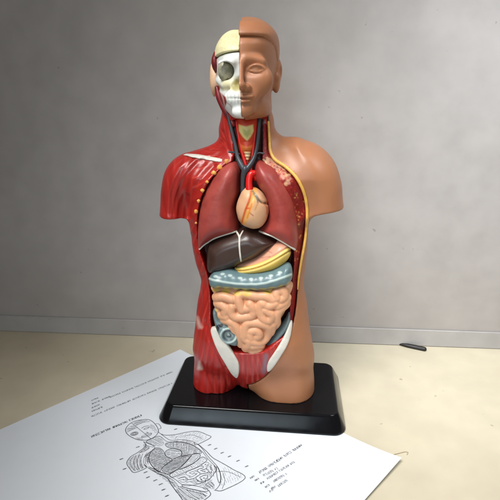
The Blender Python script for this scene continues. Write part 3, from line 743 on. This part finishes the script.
from mathutils import Matrix
pv = Matrix.Translation((xm*S, 0, zz(119, -30)*S))
for o in (o_head, o_hair, o_skull, o_cap, o_eye, o_tm, o_ear):
    o.data.transform(pv @ Matrix.Rotation(-TILT, 4, 'Y') @ pv.inverted())

# ------------------------------------------------------------------ pedestal (part of the model)
def rrect(cx, cy, hx, hy, r, n=10):
    P = []
    for sx, sy, a0 in ((1, 1, 0), (-1, 1, 90), (-1, -1, 180), (1, -1, 270)):
        for k in range(n+1):
            a = math.radians(a0+90*k/n); P.append((cx+sx*(hx-r)+r*math.cos(a), cy+sy*(hy-r)+r*math.sin(a)))
    return P
def lofted(name, rings, m, parent):
    V = []; Fc = []; n = len(rings[0][0])
    for P, z in rings: V += [(x*S, y*S, z*S) for x, y in P]
    for i in range(len(rings)-1):
        for k in range(n): Fc.append((i*n+k, i*n+(k+1) % n, (i+1)*n+(k+1) % n, (i+1)*n+k))
    Fc.append(tuple(reversed(range(n)))); Fc.append(tuple((len(rings)-1)*n+k for k in range(n)))
    me = bpy.data.meshes.new(name); me.from_pydata(V, [], Fc); me.update(); me.materials.append(m)
    sm = [True]*len(me.polygons); sm[-1] = False; sm[-2] = False
    me.polygons.foreach_set('use_smooth', sm)
    return link(bpy.data.objects.new(name, me), parent)
bx, by, bw, bd = 8.2, 12.0, 91.0, 49.5
rings = []
for ins, z in ((9.0, -18.9), (9.5, -18.4), (9.7, -17.4), (9.5, -16.6), (2.4, -2.4), (1.3, -.9), (.8, -.45), (.1, -.14), (-.7, -.02), (-1.6, 0)):
    rings.append((rrect(bx, by, bw+ins, bd+ins, 9+ins*.5), z))
o_base = lofted('pedestal', rings, M_black, model)
o_base['label'] = 'glossy black rectangular base with sloping sides'

# ------------------------------------------------------------------ setting
def surf_mat(name, base, second, scale, rough, bump, bscale, spots=30, dark=(.1, .08, .06)):
    m = mat(name, base, rough=rough, var=.07, scale=scale*6, bump=bump, bscale=bscale, second=second, patch=scale, spec=.3)
    nt = m.node_tree; b = nt.nodes['Principled BSDF']; src = b.inputs['Base Color'].links[0].from_socket
    tc = nt.nodes.new('ShaderNodeTexCoord')
    for sc, lo, hi, amt in ((spots*1.6, .80, .82, .25), (spots*4, .745, .78, .35)):           # marks and specks
        n = nt.nodes.new('ShaderNodeTexNoise'); n.inputs['Scale'].default_value = sc; n.inputs['Detail'].default_value = 2
        nt.links.new(tc.outputs['Object'], n.inputs['Vector'])
        q = nt.nodes.new('ShaderNodeMapRange'); q.inputs[1].default_value = lo; q.inputs[2].default_value = hi; q.inputs[4].default_value = amt
        nt.links.new(n.outputs['Fac'], q.inputs[0])
        x = nt.nodes.new('ShaderNodeMix'); x.data_type = 'RGBA'; x.inputs[7].default_value = (*dark, 1)
        nt.links.new(q.outputs[0], x.inputs[0]); nt.links.new(src, x.inputs[6]); src = x.outputs[2]
    nt.links.new(src, b.inputs['Base Color'])
    return m
M_desk = surf_mat('desk_laminate', srgb(202, 193, 170), srgb(195, 185, 161), 6, .45, .06, 260)
M_wall = surf_mat('wall_plaster', srgb(170, 164, 160), srgb(160, 154, 149), 7, .7, .25, 60)
M_skirt = surf_mat('skirting_paint', srgb(172, 168, 165), srgb(160, 155, 151), 9, .5, .1, 90)
M_paper = mat('paper', srgb(226, 233, 240), rough=.6, var=.015, scale=40, bump=.05, bscale=900, spec=.3)
M_ink = mat('print_ink', srgb(150, 153, 160), rough=.7, var=.25, scale=500)
M_ink2 = mat('drawing_ink', srgb(116, 118, 124), rough=.7, var=.3, scale=600)
M_pen = mat('dark_pointed', srgb(30, 28, 26), rough=.4)

def plain(name, V, Fc, m, parent=None, kind=None, bevel=0):
    me = bpy.data.meshes.new(name); me.from_pydata([tuple(np.array(v)*S) for v in V], [], Fc); me.update()
    if bevel:
        import bmesh
        b = bmesh.new(); b.from_mesh(me)
        bmesh.ops.bevel(b, geom=b.edges[:]+b.verts[:], offset=bevel*S, segments=3, affect='EDGES'); b.to_mesh(me); b.free()
    me.materials.append(m); o = link(bpy.data.objects.new(name, me), parent)
    if kind: o['kind'] = kind
    return o
def box(x0, x1, y0, y1, z0, z1):
    V = [(x, y, z) for z in (z0, z1) for y in (y0, y1) for x in (x0, x1)]
    return V, [(0, 2, 3, 1), (4, 5, 7, 6), (0, 1, 5, 4), (2, 6, 7, 3), (0, 4, 6, 2), (1, 3, 7, 5)]
V, Fc = box(-1100, 1100, -900, WALL+30, DESK-30, DESK)
plain('desk_top', V, Fc, M_desk, kind='structure')['label'] = 'pale cream desk top the model stands on'
TW = 0.026
rot = lambda V: [(x, y+TW*x, z) for x, y, z in V]
V, Fc = box(-1100, 1100, WALL, WALL+40, DESK-20, 1100)
plain('wall', rot(V), Fc, M_wall, kind='structure')['label'] = 'grey plaster wall behind the desk'
V, Fc = box(-1100, 1100, WALL-2.4, WALL-.02, DESK+.05, DESK+26)
plain('skirting', rot(V), Fc, M_skirt, kind='structure', bevel=1.1)['label'] = 'low grey strip along the foot of the wall'

# printed sheet under the base; its near right corner lifts off the desk a little
TRc = np.array([-105.0, 108.0]); BRc = np.array([157.0, -77.0])
ud = np.array([math.cos(math.radians(50.5)), math.sin(math.radians(50.5))])
def lift(p):
    """height of the sheet over the desk"""
    e = BRc-TRc; L = np.linalg.norm(e); e = e/L
    a = (p-TRc)@e/L                               # 0 far edge, 1 near edge
    r = -((p-BRc)@ud)                             # distance from the right edge
    k = np.clip((a-.80)/.20, 0, 1)**2
    return .25+k*5.5*np.clip(1-r/190, 0, 1)**1.2
nu, nv = 110, 90; V = []; Fc = []
for i in range(nu+1):
    for j in range(nv+1):
        p = TRc+(BRc-TRc)*j/nv-ud*424*i/nu
        V.append((p[0], p[1], DESK+lift(p)))
for i in range(nu):
    for j in range(nv):
        a = i*(nv+1)+j; Fc.append((a, a+1, a+nv+2, a+nv+1))
n0 = len(V); bot = [(x, y, z-.2) for x, y, z in V]; V += bot; Fc += [tuple(n0+k for k in reversed(f)) for f in Fc]
def rimq(ids):
    for a, b in zip(ids[:-1], ids[1:]): Fc.append((a, b, n0+b, n0+a))
rimq([i*(nv+1) for i in range(nu+1)]); rimq([i*(nv+1)+nv for i in range(nu, -1, -1)]); rimq(list(range(nv, -1, -1))); rimq([nu*(nv+1)+j for j in range(nv+1)])
paper = plain('printed_sheet', V, Fc, M_paper)
paper['label'] = 'white printed sheet with a torso diagram lying under the black base'; paper['category'] = 'paper'

def ink_mesh(name, strokes, m):
    """strokes: list of (polyline in paper plane, half width)"""
    V = []; Fc = []
    for P, w in strokes:
        P = np.asarray(P, float)
        if len(P) < 2: continue
        T = np.gradient(P, axis=0); T /= np.linalg.norm(T, axis=1, keepdims=True)+1e-9
        Nn = np.stack([-T[:, 1], T[:, 0]], 1); b = len(V)
        for p, n in zip(P, Nn):
            for s in (1, -1):
                q = p+n*w*s; V.append((q[0], q[1], DESK+lift(q)+.12))
        for i in range(len(P)-1): Fc.append((b+2*i, b+2*i+1, b+2*i+3, b+2*i+2))
    o = plain(name, V, Fc, m, paper)
    return o
dp = lambda a, b: on_z(a, b, DESK+.3)[:2]
# typed lines, too small and blurred in the photograph to read: short letter-like strokes
rt = random.Random(5); text = []
def typed(a, b, h, words, w=.2):
    h *= .74
    A, Bq = dp(*a), dp(*b); e = Bq-A; L = np.linalg.norm(e); e /= L; n = np.array([-e[1], e[0]]); pitch = h*.62; x = 0
    while x < L:
        for _ in range(rt.choice(words)+2):
            if x > L: break
            o = A+e*x; cw = pitch*.72
            pt = lambda u, v: o+e*(u*cw)+n*(v*h)
            seg = [[(0, 0), (0, 1)], [(0, 1), (1, .9)], [(0, .5), (.9, .5)], [(0, .05), (1, 0)], [(1, 0), (1, 1)], [(.5, 0), (.5, 1)], [(0, .1), (1, .9)]]
            for q in rt.sample(seg, 3): text.append(([pt(*q[0]), pt(*q[1])], w*(.8+.5*rt.random())))
            x += pitch
        x += pitch*1.2
typed((110, 398), (172, 372.5), 3.4, [8, 2, 7, 9]); typed((92, 404.5), (110, 397), 3.2, [4, 5]); typed((92, 401), (99, 398), 3.0, [4])
typed((92, 412), (104, 407), 3.2, [7]); typed((92, 417), (172, 384), 3.4, [6, 8, 5, 9]); typed((92, 408.5), (101, 404.5), 3.0, [5])
typed((92, 437.5), (143, 415.5), 4.0, [7, 9, 6], .34)
typed((260, 473.5), (302, 446), 3.6, [9, 6, 4], .26)
typed((264, 476.5), (277, 469.5), 3.2, [6]); typed((268, 479.5), (295, 462.5), 3.2, [4, 7, 6]); typed((274, 482.5), (287, 474.5), 3.2, [7]); typed((279, 487), (289, 480), 3.2, [6])
for a in ((251, 479), (255.5, 481.5), (261, 484.5), (266, 488), (270, 492.5), (272, 489.5)): typed(a, (a[0]+3.2, a[1]-2), 2.6, [2])
ink_mesh('printed_text', text, M_ink)
# line drawing of a dissected torso lying on its side across the sheet
dr = []; rd = np.random.RandomState(11)
SRC = np.array([(243, 68), (243, 30), (172, 214), (326, 210), (298, 397), (206, 393), (245, 280)], float)
DST = np.array([dp(*q) for q in ((142, 432), (134, 424), (138, 469), (203, 441), (240, 482), (196, 506), (188, 464))])
AFF = np.linalg.lstsq(np.concatenate([SRC, np.ones((len(SRC), 1))], 1), DST, rcond=None)[0]
def ln(pts, w=.3, closed=False, wob=.25, sm=5):
    P = smooth_closed(pts, sm) if closed else smooth_open(pts, sm)
    if closed: P = np.concatenate([P, P[:1]])
    P = P+rd.randn(*P.shape)*wob*.4
    dr.append((np.concatenate([P, np.ones((len(P), 1))], 1)@AFF, w))
def hatch(poly, step, ang, w=.16, skip=.12):
    poly = smooth_closed(poly, 4); c = poly.mean(0); u = np.array([math.cos(ang), math.sin(ang)]); v = np.array([-u[1], u[0]])
    for k in np.arange(-90, 90, step):
        P = c+v*k+u*np.linspace(-100, 100, 140)[:, None]; ins = poly_sd(poly, P[:, 0], P[:, 1]) < -1
        run = []
        for p, i in zip(P, ins):
            if i and rd.rand() > skip*.3: run.append(p)
            else:
                if len(run) > 2: ln([run[0], (run[0]+run[-1])/2+v*rd.randn()*.8, run[-1]], w, sm=3)
                run = []
        if len(run) > 2: ln([run[0], run[-1]], w)
out_l = [(226, 118), (222, 138), (200, 150), (180, 156), (165, 172), (161, 195), (162, 217), (187, 218), (188, 204)]
ln(out_l, .42); ln([(189, 219), (193, 246), (201, 281), (197, 308), (193, 345), (192, 394), (233, 394), (241, 376)], .42)
ln([(269, 116), (273, 127), (290, 141), (314, 150), (334, 165), (342, 194), (342, 210), (306, 214), (305, 200)], .42); ln([(308, 214), (307, 252), (304, 283), (308, 315), (312, 350), (314, 394), (262, 397), (250, 386)], .42)
ln([(243, 18), (262, 21), (277, 34), (279, 60), (273, 92), (262, 110), (243, 119), (228, 113), (218, 96), (213, 66), (217, 42), (229, 26)], .42, True)
ln([(241, 20), (242, 60), (243, 118)], .3)
for q in range(3): ln([(225.4+(8-q*2.4)*math.cos(t), 71+(8-q*2.4)*math.sin(t)) for t in np.linspace(0, 6.28, 9)[:-1]], .3, True)
ln([(249, 68), (255, 65), (262, 68), (255, 71)], .3, True); ln([(247, 60), (256, 57), (265, 61)], .35); ln([(243, 88), (250, 90), (248, 84)], .3); ln([(230, 98), (243, 99), (255, 98)], .35); ln([(232, 94), (243, 93), (254, 95), (250, 103), (236, 103)], .25, True)
ln([(216, 52), (228, 50), (241, 49)], .3); ln([(243, 38), (262, 37), (275, 44)], .3); ln([(280, 64), (285, 70), (281, 90), (275, 92)], .35)
hatch([(217, 50), (222, 36), (240, 30), (240, 48)], 3.2, .5); hatch([(244, 22), (262, 22), (276, 36), (244, 36)], 2.6, .3)
hatch([(218, 90), (228, 94), (232, 112), (222, 106)], 2.4, 1.2); hatch([(262, 60), (276, 60), (270, 95), (262, 108)], 3, 1.3)
for P in (LUNG_R, LUNG_L): ln(P, .36, True)
hatch(LUNG_R, 2.4, 1.0); hatch(LUNG_L, 2.4, 2.1); hatch(LUNG_R, 3.2, .1, .13, .5); hatch(LUNG_L, 3.2, .3, .13, .5)
hatch([(276, 136), (300, 146), (334, 166), (340, 205), (310, 208), (300, 176), (280, 160)], 4, 2.6, .13, .6); hatch([(262, 380), (300, 330), (311, 350), (312, 390)], 4.6, 1.9, .13, .6); hatch([(222, 122), (226, 155), (190, 158), (212, 144)], 2.4, 1.0)
HRT = [(243, 190), (236, 207), (240, 224), (252, 229), (264, 225), (268, 207), (257, 189)]; LIV = [(206, 262), (208, 245), (234, 231), (258, 231), (276, 242), (254, 259), (234, 268), (211, 273)]
STO = [(234, 269), (256, 257), (281, 241), (291, 250), (284, 264), (262, 274), (238, 274)]
for P in (HRT, LIV, STO, COLON): ln(P, .36, True)
hatch(HRT, 2.6, .9); hatch(LIV, 2.1, .15); hatch(LIV, 3.0, 1.2, .12); hatch(STO, 2.6, 2.6); hatch(COLON, 3.2, 1.55)
for cpath in COILS:
    Q = smooth_open(cpath, 3); T_ = np.gradient(Q, axis=0); T_ /= np.linalg.norm(T_, axis=1, keepdims=True)+1e-9; Nq = np.stack([-T_[:, 1], T_[:, 0]], 1)
    ln(Q+Nq*3.6, .24, sm=2); ln(Q-Nq*3.6, .24, sm=2)
ln(CAV, .3, True); ln([tuple(p) for p in SK[::4]], .34)
hatch([(268, 160), (300, 180), (304, 215), (297, 215), (284, 182)], 2.2, 2.4); hatch([(200, 206), (212, 178), (222, 168), (206, 172), (194, 200)], 2.2, .6)
for P, a_, w_ in GRO: ln([tuple(p) for p in P[::3]], .24)
hatch([(163, 214), (164, 180), (176, 160), (200, 160), (188, 195), (186, 215)], 2.3, 1.9); hatch([(192, 330), (206, 330), (232, 388), (195, 390)], 2.6, 1.5); hatch([(240, 356), (262, 356), (250, 384)], 2.2, 1.5)
hatch([(190, 222), (197, 222), (206, 275), (204, 320), (196, 318)], 2.4, 1.3); hatch([(228, 120), (262, 120), (256, 160), (240, 160)], 2.4, 1.4)
for P in ([(210, 330), (218, 328), (239, 365), (237, 378), (225, 363)], [(290, 322), (293, 323), (281, 356), (268, 371), (275, 351)]): ln(P, .34, True)
ln([(285, 335), (300, 350), (309, 385)], .26); ln([(262, 392), (280, 372), (292, 345)], .24); ln([(300, 160), (318, 170), (326, 200)], .22)
for a, b, c in ((205, 130, 1), (160, 150, 1), (150, 190, 1), (176, 232, 1), (172, 252, 1), (178, 272, 1), (180, 292, 1), (176, 312, 1), (172, 335, 1), (322, 235, 0), (324, 258, 0), (326, 282, 0), (330, 305, 0), (334, 332, 0), (336, 362, 0), (300, 120, 0)):
    for k in range(3): ln([(a+k*2.2, b-2), (a+k*2.2+rd.rand(), b+2)], .3)
    ln([(a-2, b), (a+7, b+rd.rand())], .22)
ink_mesh('torso_drawing', dr, M_ink2)

# small things at the right end of the desk
t0 = on_z(397.5, 343.6, DESK+2); e0 = np.array([1.0, -.36, 0]); e0 /= np.linalg.norm(e0)
pn = tube('pointed_tool', [t0+e0*k for k in (0, 6, 14, 24, 36)], [.6, 2.0, 3.2, 3.4, 3.4], M_pen, None, 10)
for v in pn.data.vertices: v.co.z = max(v.co.z, (DESK+.02)*S)
pn['label'] = 'small dark pointed tool lying at the right end of the desk'; pn['category'] = 'tool'
th = [on_z(a, b, DESK+.5) for a, b in smooth_open([(394, 454.5), (400, 453), (405, 451.8), (408, 452.5), (407, 454.5)], 5)]
tb = tube('thread', th, .3, mat('thread_tan', srgb(168, 154, 128), rough=.8), None, 6); tb['label'] = 'loose tan thread on the cream desk beside the sheet corner'; tb['category'] = 'thread'

# ------------------------------------------------------------------ light
def area(name, loc, target, sx, sy, power, color, spread=180):
    l = bpy.data.lights.new(name, 'AREA'); l.shape = 'RECTANGLE'; l.size = sx*S; l.size_y = sy*S; l.energy = power; l.color = color; l.spread = math.radians(spread)
    o = bpy.data.objects.new(name, l); C.objects.link(o)
    from mathutils import Vector
    o.location = Vector(loc)*S; o.rotation_euler = (Vector(target)*S-Vector(loc)*S).to_track_quat('-Z', 'Y').to_euler()
    return o
area('window_light', (-150, -460, 880), (215, -50, 20), 420, 420, .74, (1, .985, .96), 56)
area('side_light', (430, -120, 660), (290, 147, 260), 300, 300, .46, (.88, .94, 1), 78)
area('far_window', (-200, -1700, 560), (160, 0, 150), 900, 760, .62, (.74, .90, 1), 60)
w = bpy.data.worlds.new('World'); bpy.context.scene.world = w; w.use_nodes = True
w.node_tree.nodes['Background'].inputs[0].default_value = (1, .82, .66, 1); w.node_tree.nodes['Background'].inputs[1].default_value = .12

# ------------------------------------------------------------------ camera and output
cd = bpy.data.cameras.new('camera'); co = bpy.data.objects.new('camera', cd); C.objects.link(co)
co.location = tuple(CAM*S); co.rotation_euler = (math.pi/2-PIT, 0, -YAW)
cd.sensor_width = 36; cd.lens = 36*F/500; cd.clip_start = .01; cd.clip_end = 100
bpy.context.scene.camera = co
vs = bpy.context.scene.view_settings; vs.view_transform = 'Standard'; vs.look = 'None'; vs.exposure = 0; vs.gamma = 1
